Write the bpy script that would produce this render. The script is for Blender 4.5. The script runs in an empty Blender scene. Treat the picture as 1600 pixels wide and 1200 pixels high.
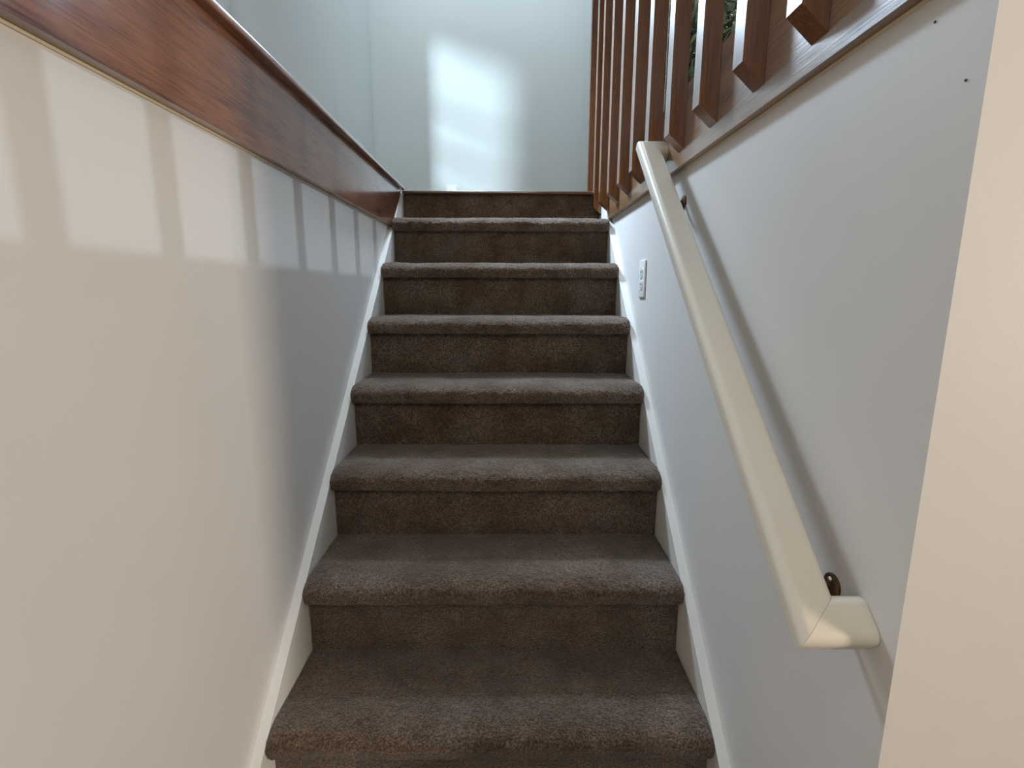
import bpy, bmesh, math, random
from mathutils import Vector, Matrix, noise
random.seed(7)
C = bpy.context.scene.collection
sc = bpy.context.scene

# ------------------------------------------------------------------ camera
F, PITCH, YAW, ROLL, CX, CZ = 791.88, 0.1826, 0.0051, 0.0024, 0.0354, 1.0391
f = Vector((math.sin(YAW)*math.cos(PITCH), math.cos(YAW)*math.cos(PITCH), -math.sin(PITCH)))
rt = f.cross(Vector((0, 0, 1))).normalized(); up = rt.cross(f)
rt2 = rt*math.cos(ROLL)+up*math.sin(ROLL); up2 = -rt*math.sin(ROLL)+up*math.cos(ROLL)
cam = bpy.data.objects.new('camera', bpy.data.cameras.new('camera'))
C.objects.link(cam)
M = Matrix((rt2, up2, -f)).transposed().to_4x4(); M.translation = Vector((CX, 0, CZ))
cam.matrix_world = M
cam.data.sensor_width = 36; cam.data.lens = F/1600*36; cam.data.clip_start = .02
sc.camera = cam
sc.view_settings.view_transform = 'Standard'; sc.view_settings.look = 'None'
sc.view_settings.gamma = 1; sc.view_settings.use_curve_mapping = False
sc.view_settings.exposure = 0.0

# ------------------------------------------------------------------ world and lights
w = bpy.data.worlds.new('sky'); sc.world = w; w.use_nodes = True
w.node_tree.nodes['Background'].inputs[0].default_value = (.75, .84, .92, 1)
w.node_tree.nodes['Background'].inputs[1].default_value = 1.5

def light(name, kind, loc, target, power, col, size=None, size_y=None, spread=None):
    d = bpy.data.lights.new(name, kind); o = bpy.data.objects.new(name, d); C.objects.link(o)
    o.location = loc; d.energy = power; d.color = col
    if target is not None:
        o.rotation_euler = (Vector(target)-Vector(loc)).to_track_quat('-Z', 'Y').to_euler()
    if kind == 'AREA':
        d.shape = 'RECTANGLE'; d.size = size; d.size_y = size_y or size
        if spread: d.spread = math.radians(spread)
    if kind == 'POINT': d.shadow_soft_size = size
    return o

COOL = (.64, .81, 1.0); WARM = (1.0, .86, .72)
SD = Vector((1, 5.5, -.38)).normalized()
light('low_sun', 'SUN', (-3, -8, 4), Vector((-3, -8, 4))+SD, 2.7, (.72, .88, 1))
bpy.data.lights['low_sun'].angle = math.radians(2.0)
light('landing_light', 'AREA', (-.26, 2.42, 2.38), (.459, 1.85, 1.05), 17, COOL, .22, .22, 105)
lamp = light('upper_room_spotlight', 'SPOT', (3.9, 1.4, 3.1), (-.459, .95, .85), 165, (.72, .86, 1.0))
lamp.data.shadow_soft_size = .035; lamp.data.spot_size = math.radians(40); lamp.data.spot_blend = .8
light('upper_room_fill', 'AREA', (3.85, 2.0, 2.9), (-.8, 2.9, 2.0), 7, (.66, .86, 1), 1.6, 1.2)  # added soft fill for the back and upper left walls, no window here
light('hall_fill', 'AREA', (-.3, -2.6, 3.3), (-.2, 3.4, 2.3), 5, (.72, .88, 1), 1.0, 1.0, 90)  # added fill from behind, brightens the back wall
light('landing_fill', 'AREA', (.1, 2.45, 3.75), (-.1, 3.4, 2.0), 18, (.74, .88, 1), .6, .6)  # added fill over the landing that lifts the upper walls, no fixture
light('lower_room_window', 'AREA', (3.3, -1.15, 1.25), (-.45, .6, .8), 76, (1, .85, .69), .5, 1.1)
light('lower_room_fill', 'AREA', (.6, -1.6, 2.5), (.2, .2, .5), 12, WARM, .8, .8)  # added warm fill behind the camera for the stairs and left wall

# ------------------------------------------------------------------ materials
def mat(name):
    m = bpy.data.materials.new(name); m.use_nodes = True
    return m, m.node_tree.nodes, m.node_tree.links, m.node_tree.nodes['Principled BSDF']

def ramp(N, stops):
    r = N.new('ShaderNodeValToRGB'); e = r.color_ramp.elements
    e[0].position, e[0].color = stops[0][0], (*stops[0][1], 1)
    e[1].position, e[1].color = stops[-1][0], (*stops[-1][1], 1)
    for p, c in stops[1:-1]:
        n = e.new(p); n.color = (*c, 1)
    return r

def coords(N, L, scale=(1, 1, 1)):
    t = N.new('ShaderNodeTexCoord'); mp = N.new('ShaderNodeMapping')
    mp.inputs['Scale'].default_value = scale
    L.new(t.outputs['Object'], mp.inputs[0]); return mp.outputs[0]

def nz(N, L, v, scale, detail=4, rough=.55):
    n = N.new('ShaderNodeTexNoise'); n.inputs['Scale'].default_value = scale
    n.inputs['Detail'].default_value = detail; n.inputs['Roughness'].default_value = rough
    L.new(v, n.inputs['Vector']); return n.outputs['Fac']

def bump(N, L, h, B, strength, dist):
    b = N.new('ShaderNodeBump'); b.inputs['Strength'].default_value = strength
    b.inputs['Distance'].default_value = dist
    L.new(h, b.inputs['Height']); L.new(b.outputs[0], B.inputs['Normal'])

def paint(name, c, rough=.55, grain=.09, spec=.4, scale=220):
    m, N, L, B = mat(name)
    v = coords(N, L)
    r = ramp(N, [(.3, tuple(x*.97 for x in c)), (.7, tuple(min(1, x*1.02) for x in c))])
    L.new(nz(N, L, v, 2.2), r.inputs[0]); L.new(r.outputs[0], B.inputs['Base Color'])
    B.inputs['Roughness'].default_value = rough
    B.inputs['Specular IOR Level'].default_value = spec
    bump(N, L, nz(N, L, v, scale, 3), B, grain, .0012)
    return m

def wood(name, dark, light_, axis, rough=.3, coat=.8, coat_rough=.12, rings=9, pores=.35):
    m, N, L, B = mat(name)
    s = [1, 1, 1]; s[axis] = .11
    v = coords(N, L, s)
    w_ = N.new('ShaderNodeTexNoise'); w_.inputs['Scale'].default_value = rings
    w_.inputs['Detail'].default_value = 2; w_.inputs['Distortion'].default_value = .9
    L.new(v, w_.inputs['Vector'])
    mul = N.new('ShaderNodeMath'); mul.operation = 'MULTIPLY'; mul.inputs[1].default_value = 17
    sn = N.new('ShaderNodeMath'); sn.operation = 'SINE'
    L.new(w_.outputs['Fac'], mul.inputs[0]); L.new(mul.outputs[0], sn.inputs[0])
    ad = N.new('ShaderNodeMath'); ad.operation = 'MULTIPLY_ADD'
    ad.inputs[1].default_value = .22; ad.inputs[2].default_value = .5
    L.new(sn.outputs[0], ad.inputs[0])
    s2 = [1, 1, 1]; s2[axis] = .045
    fine = nz(N, L, coords(N, L, s2), 260, 3, .6)
    mx = N.new('ShaderNodeMath'); mx.operation = 'MULTIPLY_ADD'; mx.inputs[1].default_value = 1.5
    sb = N.new('ShaderNodeMath'); sb.operation = 'SUBTRACT'; sb.inputs[1].default_value = .5
    L.new(fine, sb.inputs[0]); L.new(sb.outputs[0], mx.inputs[0]); L.new(ad.outputs[0], mx.inputs[2])
    r = ramp(N, [(.15, dark), (.5, tuple((a+b)/2 for a, b in zip(dark, light_))), (.85, light_)])
    L.new(mx.outputs[0], r.inputs[0]); L.new(r.outputs[0], B.inputs['Base Color'])
    B.inputs['Roughness'].default_value = rough
    B.inputs['Coat Weight'].default_value = coat; B.inputs['Coat IOR'].default_value = 1.7; B.inputs['Coat Roughness'].default_value = coat_rough
    bump(N, L, fine, B, pores, .001)
    return m

WALL = paint('wall_paint', (.71, .695, .672))
UPWALL = paint('upper_wall_paint', (.68, .73, .72))
TRIMW = paint('white_trim_paint', (.78, .77, .73), .35, .12, .5, 60)
RAILM = paint('rail_paint', (.76, .72, .62), .3, .12, .5, 90)
PLATE = paint('outlet_plastic', (.85, .85, .84), .3, .02)
DARKM = paint('slot_black', (.03, .03, .03), .5, 0)
CEIL = paint('ceiling_paint', (.8, .8, .8), .8)
WOODL = wood('varnished_board_wood', (.075, .024, .013), (.27, .11, .055), 1)
WOODR = wood('varnished_edge_board_wood', (.12, .055, .022), (.30, .165, .075), 1, .35, 1, .2)
WOODB = wood('baluster_wood', (.040, .007, .001), (.22, .072, .008), 2, .35, .9, .2)
WOODF = wood('landing_floor_wood', (.08, .03, .015), (.2, .09, .04), 0)
CAULK = paint('caulk', (.72, .62, .45), .6, .5)

def metal(name, c, rough):
    m, N, L, B = mat(name)
    B.inputs['Base Color'].default_value = (*c, 1); B.inputs['Metallic'].default_value = 1
    v = coords(N, L); r = N.new('ShaderNodeMapRange')
    r.inputs['To Min'].default_value = rough*.7; r.inputs['To Max'].default_value = rough*1.4
    L.new(nz(N, L, v, 60), r.inputs[0]); L.new(r.outputs[0], B.inputs['Roughness'])
    return m
BRASS = metal('aged_brass', (.16, .10, .06), .45)
STEEL = metal('screw_steel', (.7, .66, .58), .3)

def carpet():
    m, N, L, B = mat('taupe_carpet')
    v = coords(N, L)
    a = nz(N, L, v, 9, 4, .6); b = nz(N, L, v, 240, 3, .75); c2 = nz(N, L, v, 60, 3, .6)
    r = ramp(N, [(.35, (.082, .046, .021)), (.5, (.125, .082, .049)), (.65, (.160, .116, .084))])
    L.new(a, r.inputs[0])
    r2 = ramp(N, [(.36, (.22, .22, .22)), (.5, (.95, .95, .95)), (.64, (2.1, 1.95, 1.8))]); L.new(b, r2.inputs[0])
    r3 = ramp(N, [(.3, (.82, .8, .78)), (.7, (1.15, 1.12, 1.1))]); L.new(c2, r3.inputs[0])
    out = r.outputs[0]
    for q in (r2, r3):
        mm = N.new('ShaderNodeMixRGB'); mm.blend_type = 'MULTIPLY'; mm.inputs[0].default_value = 1
        L.new(out, mm.inputs[1]); L.new(q.outputs[0], mm.inputs[2]); out = mm.outputs[0]
    L.new(out, B.inputs['Base Color'])
    B.inputs['Roughness'].default_value = 1; B.inputs['Specular IOR Level'].default_value = .05
    B.inputs['Sheen Weight'].default_value = .35; B.inputs['Sheen Roughness'].default_value = .5
    ad = N.new('ShaderNodeMath'); ad.operation = 'ADD'; L.new(b, ad.inputs[0]); L.new(c2, ad.inputs[1])
    bump(N, L, ad.outputs[0], B, 1, .007)
    return m
CARPET = carpet()

# ------------------------------------------------------------------ helpers
def link(name, bm, m, parent=None, smooth=False):
    bmesh.ops.recalc_face_normals(bm, faces=bm.faces)
    me = bpy.data.meshes.new(name); bm.to_mesh(me); bm.free()
    if m: me.materials.append(m)
    if smooth:
        for p in me.polygons: p.use_smooth = True
        me.set_sharp_from_angle(angle=math.radians(35))
    o = bpy.data.objects.new(name, me); C.objects.link(o)
    if parent: o.parent = parent
    return o

def box(bm, x0, x1, y0, y1, z0, z1):
    r = bmesh.ops.create_cube(bm, size=1)
    for v in r['verts']:
        v.co = Vector(((x0+x1)/2+v.co.x*(x1-x0), (y0+y1)/2+v.co.y*(y1-y0), (z0+z1)/2+v.co.z*(z1-z0)))
    return r['verts']

def prism(bm, pts, x0, x1):
    """polygon pts (y,z) extruded along X"""
    a = [bm.verts.new((x0, y, z)) for y, z in pts]; b = [bm.verts.new((x1, y, z)) for y, z in pts]
    bm.faces.new(a); bm.faces.new(b[::-1])
    for i in range(len(pts)):
        j = (i+1) % len(pts); bm.faces.new((a[i], b[i], b[j], a[j]))

def bevel(bm, off, seg=2, angle=30):
    es = [e for e in bm.edges if len(e.link_faces) == 2 and e.calc_face_angle() > math.radians(angle)]
    bmesh.ops.bevel(bm, geom=es, offset=off, segments=seg, affect='EDGES', profile=.5)

def tube(bm, pts, r, seg=12):
    rings = []
    for i, p in enumerate(pts):
        p = Vector(p); a = Vector(pts[max(i-1, 0)]); b = Vector(pts[min(i+1, len(pts)-1)])
        t = (b-a).normalized(); n = t.orthogonal().normalized()
        if rings: n = (prev-t*prev.dot(t)).normalized()
        prev = n; bb = t.cross(n); rr = r[i] if isinstance(r, (list, tuple)) else r
        rings.append([bm.verts.new(p+(n*math.cos(k/seg*2*math.pi)+bb*math.sin(k/seg*2*math.pi))*rr) for k in range(seg)])
    for A, B in zip(rings, rings[1:]):
        for k in range(seg): bm.faces.new((A[k], A[(k+1) % seg], B[(k+1) % seg], B[k]))
    bm.faces.new(rings[0][::-1]); bm.faces.new(rings[-1])

def struct(name, bm, m, smooth=False):
    o = link(name, bm, m, None, smooth); o['kind'] = 'structure'; return o

def tag(o, label, cat, group=None):
    o['label'] = label; o['category'] = cat
    if group: o['group'] = group
    return o

def thing(name, loc, label, cat, group=None):
    o = bpy.data.objects.new(name, None); C.objects.link(o); o.location = loc
    o.empty_display_size = .05
    return tag(o, label, cat, group)

def child(name, bm, m, root, smooth=False):
    """mesh built in world coordinates, parented to the thing"""
    bmesh.ops.translate(bm, verts=bm.verts, vec=-world_loc(root))
    return link(name, bm, m, root, smooth)

def world_loc(o):
    v = Vector(o.location)
    while o.parent: o = o.parent; v += Vector(o.location)
    return v

# ------------------------------------------------------------------ dimensions
H, RUN, Y0, OH, TH = .19, .2132, .8702, .0357, .0547
HW = .437                 # half width between skirt boards
WX = .459                 # stair side walls
LZ = 1.463                # landing level
YB = 3.4                  # back wall
YC = .49                  # corner where the right wall turns away
TOP = 3.9
XF, S = .441, .0375          # face of the right floor-edge board, baluster thickness
def skirt_z(y): return .145+.865*(y-.815)
def skirt_y(z): return .815+(z-.145)/.865

# ------------------------------------------------------------------ room shell
def wall_with_hole(name, axis, at, th, a0, a1, z0, z1, holes, m):
    """wall slab normal to axis (0=X,1=Y); a is the other horizontal axis; holes (a0,a1,z0,z1)"""
    bm = bmesh.new()
    As = sorted({a0, a1, *[h[0] for h in holes], *[h[1] for h in holes]})
    Zs = sorted({z0, z1, *[h[2] for h in holes], *[h[3] for h in holes]})
    for i in range(len(As)-1):
        for j in range(len(Zs)-1):
            ca, cz = (As[i]+As[i+1])/2, (Zs[j]+Zs[j+1])/2
            if any(h[0] < ca < h[1] and h[2] < cz < h[3] for h in holes): continue
            if axis == 0: box(bm, at, at+th, As[i], As[i+1], Zs[j], Zs[j+1])
            else: box(bm, As[i], As[i+1], at, at+th, Zs[j], Zs[j+1])
    bmesh.ops.remove_doubles(bm, verts=bm.verts, dist=1e-5)
    cnt = {}
    for fc in bm.faces: cnt.setdefault(frozenset(v.index for v in fc.verts), []).append(fc)
    bm.verts.index_update()
    cnt = {}
    for fc in bm.faces: cnt.setdefault(frozenset(v.index for v in fc.verts), []).append(fc)
    dead = [x for l in cnt.values() if len(l) > 1 for x in l]
    bmesh.ops.delete(bm, geom=dead, context='FACES_ONLY')
    return struct(name, bm, m)

bm = bmesh.new(); box(bm, -1.3, 4.1, -4.6, 1.0, -.1, 0); struct('floor', bm, CARPET)
bm = bmesh.new(); box(bm, -1.3, 4.1, -4.6, YB+.1, TOP, TOP+.1); struct('ceiling', bm, CEIL)
# lower stair walls
bm = bmesh.new(); box(bm, -.60, -WX, -4.5, YB, 0, 1.462); struct('wall_left', bm, WALL)
bm = bmesh.new(); box(bm, WX, .58, YC+.12, YB, 0, 1.44)
o_wr = struct('wall_right', bm, WALL)
bm = bmesh.new()
box(bm, WX, 4.0, YC, YC+.12, 0, TOP)
struct('wall_front', bm, WALL)
# upper hall
wall_with_hole('wall_upper_left', 0, -.93, .12, 1.4, YB, 1.46, TOP, [(2.5, 3.2, 2.72, 3.25)], UPWALL)
wall_with_hole('wall_hall_left', 0, -1.32, .12, -4.5, 1.4, 1.46, TOP, [(-4.08, -.78, 1.95, 2.86)], UPWALL)
bm = bmesh.new(); box(bm, -1.3, -.93, 1.4, 1.5, 1.46, TOP); struct('wall_hall_return', bm, UPWALL)
wall_with_hole('wall_back', 1, YB, .12, -.93, 4.0, 1.3, TOP, [(.95, 2.3, 1.9, 3.4)], UPWALL)
wall_with_hole('wall_room_right', 0, 4.0, .1, -4.5, YB, 0, TOP, [], WALL)
wall_with_hole('wall_rear', 1, -4.6, .1, -1.3, 4.0, 0, TOP, [], WALL)
bm = bmesh.new(); box(bm, -1.3, -.60, -4.5, YB, 1.36, 1.455); struct('floor_upper_left', bm, WOODF)
bm = bmesh.new(); box(bm, .58, 4.0, YC+.12, YB, 1.36, LZ-.002); struct('floor_upper_right', bm, WOODF)
bm = bmesh.new(); box(bm, -WX, .58, 2.40, YB, 1.40, LZ-.002)
struct('floor_landing', bm, WOODF)

# skirt boards (stair stringers) on both sides
for n, s in ((1, -1), (2, 1)):
    bm = bmesh.new()
    yb, yt = .66, skirt_y(LZ-.003)
    pts = [(yb, 0), (yb, skirt_z(yb)), (yt, LZ-.003), (2.42, LZ-.003), (2.42, 1.1), (1.3, 0)]
    prism(bm, pts, s*HW, s*(WX-.0003))
    struct('trim_%d' % n, bm, TRIMW)

# wooden nosing along the landing edge
bm = bmesh.new(); box(bm, -HW+.001, XF-S-.003, 2.334, 2.3995, LZ-.007, LZ+.004); bevel(bm, .003, 3)
struct('trim_3', bm, WOODF, True)

# ------------------------------------------------------------------ staircase
st = thing('staircase', (0, Y0, 0), 'straight flight of stairs covered in worn taupe carpet between white skirt boards', 'stairs')
def step_profile(k):
    """carpet wrap of one tread: from back of tread to nosing underside, list of (y,z)"""
    yf = Y0+(k-1)*RUN; z = H*k; yb = yf+RUN
    P = []
    n = 26
    for i in range(n+1): P.append((yb+.004-(yb+.004-(yf-OH+.058))*i/n, z))
    # round nose
    cy, ry, r = yf-OH+.058, .058, .032
    for i in range(1, 17):
        a = math.pi/2+math.pi*.5*i/16
        P.append((cy+ry*math.cos(a), z-r+r*math.sin(a)))
    for i in range(1, 5): P.append((yf-OH+.001*i, z-r-(TH-r-.008)*i/4))
    for i in range(1, 6):
        a = math.pi+math.pi/2*i/5
        P.append((yf-OH+.004+.008+.008*math.cos(a), z-TH+.008+.008*math.sin(a)))
    P.append((yf+.003, z-TH))
    return P

def sheet(name, P, x0, x1, root, thick_pt, nx=280, amp=.0024, edge_r=.0):
    bm = bmesh.new(); rows = []
    # normals in the profile plane
    nrm = []
    for i in range(len(P)):
        a = P[max(i-1, 0)]; b = P[min(i+1, len(P)-1)]
        t = Vector((b[0]-a[0], b[1]-a[1])).normalized(); nrm.append(Vector((t.y, -t.x)))
    for i, (y, z) in enumerate(P):
        row = []
        for j in range(nx+1):
            x = x0+(x1-x0)*j/nx
            d = noise.noise(Vector((x*95, y*95, z*95)))*amp + noise.noise(Vector((x*14, y*14, z*14)))*amp*1.1
            e = min(x-x0, x1-x)
            if e < .012: d -= (.012-e)**2/.012*.45*edge_r
            n = nrm[i]
            row.append(bm.verts.new((x, y+n.x*d, z+n.y*d)))
        rows.append(row)
    for A, B in zip(rows, rows[1:]):
        for j in range(nx): bm.faces.new((A[j], A[j+1], B[j+1], B[j]))
    # close ends with a fan to an inner line
    inner = [bm.verts.new((x0, *thick_pt)), bm.verts.new((x1, *thick_pt))]
    for c, iv in ((0, inner[0]), (nx, inner[1])):
        for A, B in zip(rows, rows[1:]): bm.faces.new((A[c], B[c], iv))
    for row in (rows[0], rows[-1]):
        vs = row if row is rows[0] else row[::-1]
        bm.faces.new([*vs, inner[1], inner[0]] if row is rows[0] else [*vs, inner[0], inner[1]])
    return child(name, bm, CARPET, root, True)

for k in range(1, 8):
    P = step_profile(k); yf = Y0+(k-1)*RUN
    sheet('tread', P, -HW-.001, HW+.001, st, (yf+.04, H*k-.03), edge_r=1)
for k in range(1, 9):
    yf = Y0+(k-1)*RUN; zb = H*(k-1); zt = H*k-TH+.004 if k < 8 else LZ-.0075
    P = [(yf, zb-.004+(zt-zb+.004)*i/14) for i in range(15)][::-1]
    if k == 8: P = [(yf+.01, zt)]+P
    sheet('riser', P, -HW+.0015, HW-.0015, st, (yf+.03, (zb+zt)/2), amp=.0015)
bm = bmesh.new()    # rough plywood body behind the carpet
pts = [(Y0+.012, .0)]
for k in range(1, 8): pts += [(Y0+(k-1)*RUN+.012, H*k-.012), (Y0+k*RUN+.012, H*k-.012)]
pts += [(Y0+7*RUN+.012, LZ-.03), (2.42, LZ-.03), (2.42, 0)]
prism(bm, pts, -HW+.004, HW-.004)
child('stair_body', bm, paint('stair_plywood', (.3, .22, .14)), st)

# ------------------------------------------------------------------ wooden boards
ZL0, ZL1 = 1.297, 1.466
fb = thing('wooden_fascia_board', (-WX, 1.2, ZL0), 'wide reddish brown varnished board running along the left stair wall', 'board')
bm = bmesh.new()
prism(bm, [(-1.5, ZL0), (skirt_y(ZL0)-.004, ZL0), (skirt_y(ZL1)-.004, ZL1), (-1.5, ZL1)], -WX+.0002, -.4395)
bevel(bm, .0018, 2); child('board', bm, WOODL, fb, True)
bm = bmesh.new(); box(bm, -.80, -.421, -1.5, 2.331, ZL1+.0003, ZL1+.016); bevel(bm, .004, 3)
o = child('cap', bm, WOODL, fb, True); o['label'] = 'thin projecting wooden ledge over the board'
bm = bmesh.new(); box(bm, -WX+.0003, -WX+.003, -1.5, skirt_y(ZL0)-.01, ZL0-.004, ZL0-.0003)
for v in bm.verts: pass
child('caulk_bead', bm, CAULK, fb)

ZR0, ZR1, XF = 1.331, 1.503, .441
fr = thing('edge_board', (XF, 1.4, ZR0), 'glossy brown board on the right floor edge behind the baluster ends', 'board')
bm = bmesh.new()
prism(bm, [(YC+.002, ZR0), (skirt_y(ZR0)-.004, ZR0), (skirt_y(LZ)-.004, LZ), (2.335, ZR1), (YC+.002, ZR1)], XF, WX+.0-.0003)
bevel(bm, .0015, 2); child('board', bm, WOODR, fr, True)
bm = bmesh.new(); box(bm, WX-.003, WX-.0003, YC+.002, skirt_y(ZR0)-.02, ZR0-.004, ZR0-.0003)
child('caulk_bead', bm, CAULK, fr)
bm = bmesh.new(); box(bm, XF+.002, WX-.0003, 2.34, YB-.001, LZ+.0005, ZR1)
child('curb', bm, WOODR, fr)

# ------------------------------------------------------------------ railing
S = .0375
ys = [.54, .714, .880, 1.068, 1.258, 1.442, 1.621, 1.802, 1.987, 2.172, 2.322, 2.525]
rl = thing('railing', (XF, 1.4, 1.364), 'dark brown wooden railing of square balusters with pointed lower ends', 'railing')
bm = bmesh.new()
box(bm, XF-S-.012, XF+.014, YC+.002, 2.60, 2.78, 2.822); bevel(bm, .006, 3)
child('top_rail', bm, WOODB, rl, True)
def baluster_mesh(flat=False):
    bm = bmesh.new()
    x0, x1 = -S, -.0004
    lo_out, lo_in = (LZ+.0005,)*2 if flat else (1.397, 1.364)
    vs = [(x0, 0, lo_out), (x1, 0, lo_in), (x1, S, lo_in), (x0, S, lo_out), (x0, 0, 2.7795), (x1, 0, 2.7795), (x1, S, 2.7795), (x0, S, 2.7795)]
    v = [bm.verts.new((a, b, c-1.364)) for a, b, c in vs]
    for q in ((0, 1, 2, 3), (4, 7, 6, 5), (0, 4, 5, 1), (1, 5, 6, 2), (2, 6, 7, 3), (3, 7, 4, 0)): bm.faces.new([v[i] for i in q])
    bevel(bm, .0016, 2)
    return bm
b0 = link('baluster', baluster_mesh(), WOODB, rl, True)
b0.location = (0, ys[0]-1.4, 0)
for y in ys[1:-1]:
    b = b0.copy(); C.objects.link(b); b.parent = rl; b.location = (0, y-1.4, 0)
b = link('baluster', baluster_mesh(True), WOODB, rl, True)     # the last one stands on the landing
b.location = (0, ys[-1]-1.4, 0)

# ------------------------------------------------------------------ handrail
RX, RY0, RZ0, RY1, RZ1 = .3965, .5376, .6545, 1.401, 1.397
T = Vector((0, RY1-RY0, RZ1-RZ0)).normalized(); Nn = Vector((0, -T.z, T.y)); X = Vector((1, 0, 0))
hr = thing('handrail', (WX, .95, 1.0), 'cream painted wooden handrail with mitred returns on the right wall', 'handrail')
def rr_profile(w_, h_, r, seg=7, rb=None):
    pts = []; q = rb or r
    for cx, cy, a0, r in ((w_/2-r, h_/2-r, 0, r), (-w_/2+r, h_/2-r, 90, r), (-w_/2+q, -h_/2+q, 180, q), (w_/2-q, -h_/2+q, 270, q)):
        for i in range(seg+1):
            a = math.radians(a0+90*i/seg); pts.append((cx+r*math.cos(a), cy+r*math.sin(a)))
    return pts
prof = rr_profile(.056, .031, .0135, 9, .006)
c0 = Vector((RX, RY0, RZ0)); c1 = Vector((RX, RY1, RZ1))
def rings(bm, sets):
    R = [[bm.verts.new(p) for p in s_] for s_ in sets]
    n = len(R[0])
    for A, B in zip(R, R[1:]):
        for k in range(n): bm.faces.new((A[k], A[(k+1) % n], B[(k+1) % n], B[k]))
    bm.faces.new(R[0]); bm.faces.new(R[-1][::-1])
lowm = [c0+u*X+v*Nn+u*T for u, v in prof]; upm = [c1+u*X+v*Nn-u*T for u, v in prof]
bm = bmesh.new()
mids = [[a.lerp(b, t)+Nn*0 for a, b in zip(lowm, upm)] for t in (0, .25, .5, .75, 1)]
rings(bm, mids); child('rail', bm, RAILM, hr, True)
for nm, base, endx, sgn in (('lower', lowm, WX-.0003, 1), ('upper', upm, XF-.0003, -1)):
    bm = bmesh.new()
    rings(bm, [[Vector((p.x+.0004, p.y, p.z)) for p in base], [Vector((endx-.003, p.y, p.z)) for p in base],
               [Vector((endx, base_c.y+(p.y-base_c.y)*.94, base_c.z+(p.z-base_c.z)*.94)) for base_c in [c0 if sgn == 1 else c1] for p in base]])
    child('rail_return', bm, RAILM, hr, True)
for y in (.602, 1.288):
    zr = RZ0+(y-RY0)*T.z/T.y
    bz = zr-.049
    br = bpy.data.objects.new('bracket', None)
    bm = bmesh.new()
    tube(bm, [(WX-.0003, y, bz), (WX-.003, y, bz), (WX-.005, y, bz)], [.016, .016, .012], 20)
    pts = []
    for i in range(9):
        a = math.pi/2*i/8
        pts.append((WX-.004-(WX-RX-.004)*math.sin(a), y+.004*math.sin(a), bz+(zr-.0185-bz)*(1-math.cos(a))))
    tube(bm, pts, .0045, 10)
    p = Vector((RX, y+.004, zr-.0185))
    vs = box(bm, -.010, .010, -.022, .022, -.0015, .0015)
    rot = Matrix.Rotation(math.atan2(T.z, T.y), 4, 'X')
    for v in vs: v.co = rot @ v.co + p + Vector((0, 0, .001))
    b_ = child('bracket', bm, BRASS, hr, True); b_['label'] = 'brass wall bracket'
    bm = bmesh.new()
    tube(bm, [(WX-.005, y, bz+.009), (WX-.0075, y, bz+.009)], [.0035, .0025], 10)
    bmesh.ops.translate(bm, verts=bm.verts, vec=-Vector(hr.location))
    s_ = link('screw', bm, STEEL, b_, True)
    bpy.data.objects.remove(br)

# small nail holes in the right wall
for y, z in ((.560, 1.303), (.512, 1.232)):
    bm = bmesh.new(); tube(bm, [(WX+.0003, y, z), (WX-.0012, y, z)], [.0015, .001], 8)
    link('nail_hole', bm, DARKM, o_wr)

# ------------------------------------------------------------------ outlets
def outlet(loc, rotz, label, hgt=.115, wid=.071):
    """plate in local YZ plane facing -X"""
    r = thing('electrical_outlet', loc, label, 'outlet'); r.rotation_euler = (0, 0, rotz)
    bm = bmesh.new(); box(bm, -.0055, -.0003, -wid/2, wid/2, -hgt/2, hgt/2); bevel(bm, .0022, 3)
    link('cover_plate', bm, PLATE, r, True)
    for dz in (-.0195, .0195):
        bm = bmesh.new(); pr = rr_profile(.033, .028, .011, 5)
        a = [bm.verts.new((-.0054, u, dz+v)) for u, v in pr]; b = [bm.verts.new((-.0072, u, dz+v)) for u, v in pr]
        bm.faces.new(a); bm.faces.new(b[::-1])
        for i in range(len(a)): bm.faces.new((a[i], b[i], b[(i+1) % len(a)], a[(i+1) % len(a)]))
        so = link('socket', bm, PLATE, r, True)
        bm = bmesh.new()
        for sy, hh in ((-.0065, .0085), (.0065, .007)): box(bm, -.0078, -.0071, sy-.0013, sy+.0013, dz+.003-hh/2, dz+.003+hh/2)
        tube(bm, [(-.0071, 0, dz-.008), (-.0078, 0, dz-.008)], .0025, 10)
        link('slots', bm, DARKM, so)
    bm = bmesh.new(); tube(bm, [(-.0054, 0, 0), (-.0066, 0, 0)], .003, 12); link('screw', bm, STEEL, r)
    return r
outlet((WX, 1.640, 1.076), 0, 'white electrical outlet on the right wall beside the upper steps')
outlet((-.335, YB, 1.64), -math.pi/2*-1, 'small white outlet low on the back wall above the landing')

# ------------------------------------------------------------------ upstairs windows and tree outside
def window(name, x0, x1, z0, z1, y):
    bm = bmesh.new(); t = .05
    box(bm, x0, x0+t, y, y+.08, z0, z1); box(bm, x1-t, x1, y, y+.08, z0, z1)
    box(bm, x0+t, x1-t, y, y+.08, z0, z0+t); box(bm, x0+t, x1-t, y, y+.08, z1-t, z1)
    o = struct(name, bm, TRIMW)
    m, N, L, B = mat('window_glass'); B.inputs['Base Color'].default_value = (1, 1, 1, 1)
    tr = N.new('ShaderNodeBsdfTransparent'); gl = N.new('ShaderNodeBsdfGlossy'); gl.inputs['Roughness'].default_value = .02
    fr_ = N.new('ShaderNodeFresnel'); fr_.inputs[0].default_value = 1.45; mx = N.new('ShaderNodeMixShader')
    L.new(fr_.outputs[0], mx.inputs[0]); L.new(tr.outputs[0], mx.inputs[1]); L.new(gl.outputs[0], mx.inputs[2])
    L.new(mx.outputs[0], N['Material Output'].inputs[0])
    bm = bmesh.new(); box(bm, x0+t, x1-t, y+.038, y+.042, z0+t, z1-t); g = link('window_pane', bm, m, o)
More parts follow.
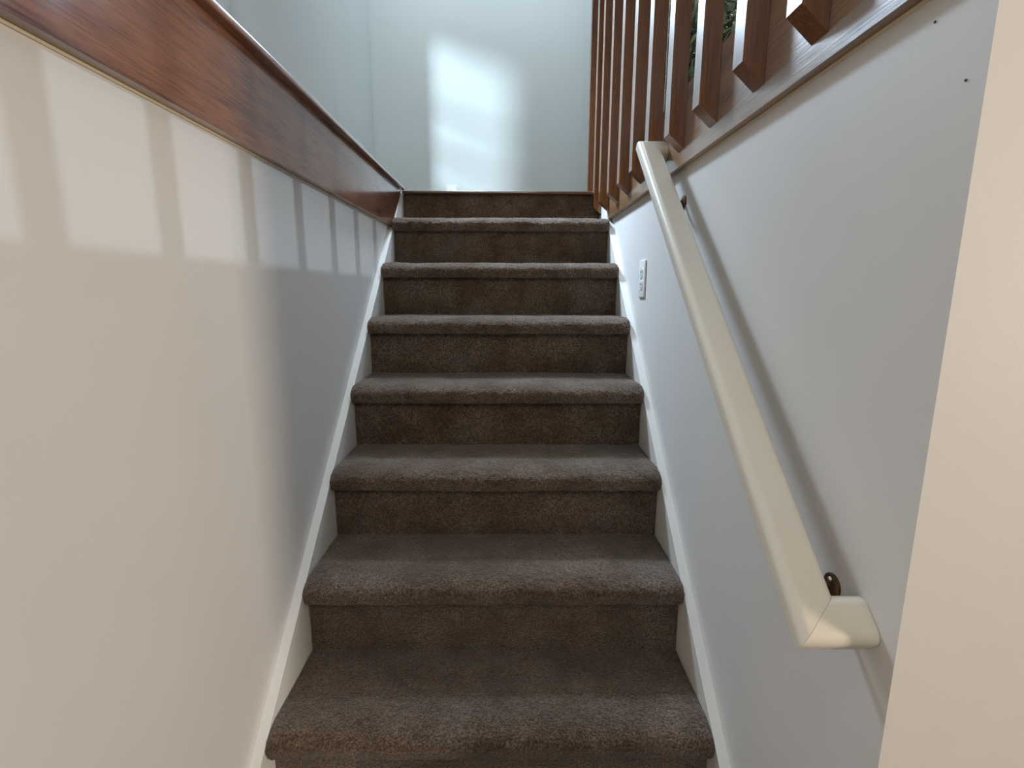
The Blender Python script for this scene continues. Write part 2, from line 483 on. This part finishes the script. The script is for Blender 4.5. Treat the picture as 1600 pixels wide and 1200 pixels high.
window('window_1', .95, 2.3, 1.9, 3.4, YB+.02)
# muntins of the hall window
bm = bmesh.new()
for y_ in (-4.06, -.80): box(bm, -1.28, -1.24, y_-.02, y_+.02, 1.95, 2.86)
for z_ in (1.96, 2.22, 2.47, 2.85): box(bm, -1.27, -1.25, -4.04, -.82, z_-.012, z_+.012)
struct('window_2', bm, TRIMW)
bm = bmesh.new()
for y_ in (2.51, 3.19): box(bm, -.92, -.86, y_-.01, y_+.01, 2.72, 3.25)
for z_ in (2.73, 3.24): box(bm, -.92, -.86, 2.52, 3.18, z_-.01, z_+.01)
struct('window_3', bm, TRIMW)

tr = thing('tree', (1.9, 5.2, 0), 'green leafy tree glimpsed outside through the gaps between balusters', 'tree')
bark = paint('bark', (.12, .08, .05), .9, .8, .2, 40)
bm = bmesh.new()
tube(bm, [(1.9, 5.2, -.5), (1.93, 5.2, 1.5), (1.85, 5.22, 2.6), (1.9, 5.2, 3.8)], [.12, .1, .07, .03], 12)
for a in range(7):
    z = 1.6+a*.3; an = a*2.4
    tube(bm, [(1.9, 5.2, z), (1.9+.4*math.cos(an), 5.2+.25*math.sin(an), z+.25), (1.9+.8*math.cos(an), 5.2+.5*math.sin(an), z+.4)], [.035, .02, .008], 7)
child('trunk', bm, bark, tr, True)
lm, N, L, B = mat('leaves'); rp = ramp(N, [(.3, (.05, .07, .025)), (.5, (.17, .20, .08)), (.7, (.34, .33, .20))])
L.new(nz(N, L, coords(N, L), 14, 4), rp.inputs[0]); L.new(rp.outputs[0], B.inputs['Base Color']); B.inputs['Roughness'].default_value = .5
bm = bmesh.new()
for i in range(16000):
    d = Vector((random.gauss(0, 1), random.gauss(0, .55), random.gauss(0, 1)))
    p = Vector((1.9, 5.2, 2.9))+Vector((d.x*.62, d.y*.5, d.z*.7))
    u = Vector((random.uniform(-1, 1), random.uniform(-1, 1), random.uniform(-1, 1))).normalized()
    v_ = u.orthogonal().normalized(); l = random.uniform(.05, .09)
    q = [p-u*l, p+v_*l*.4, p+u*l, p-v_*l*.4]
    bm.faces.new([bm.verts.new(c) for c in q])
me_o = child('foliage', bm, lm, tr); me_o['kind'] = 'stuff'
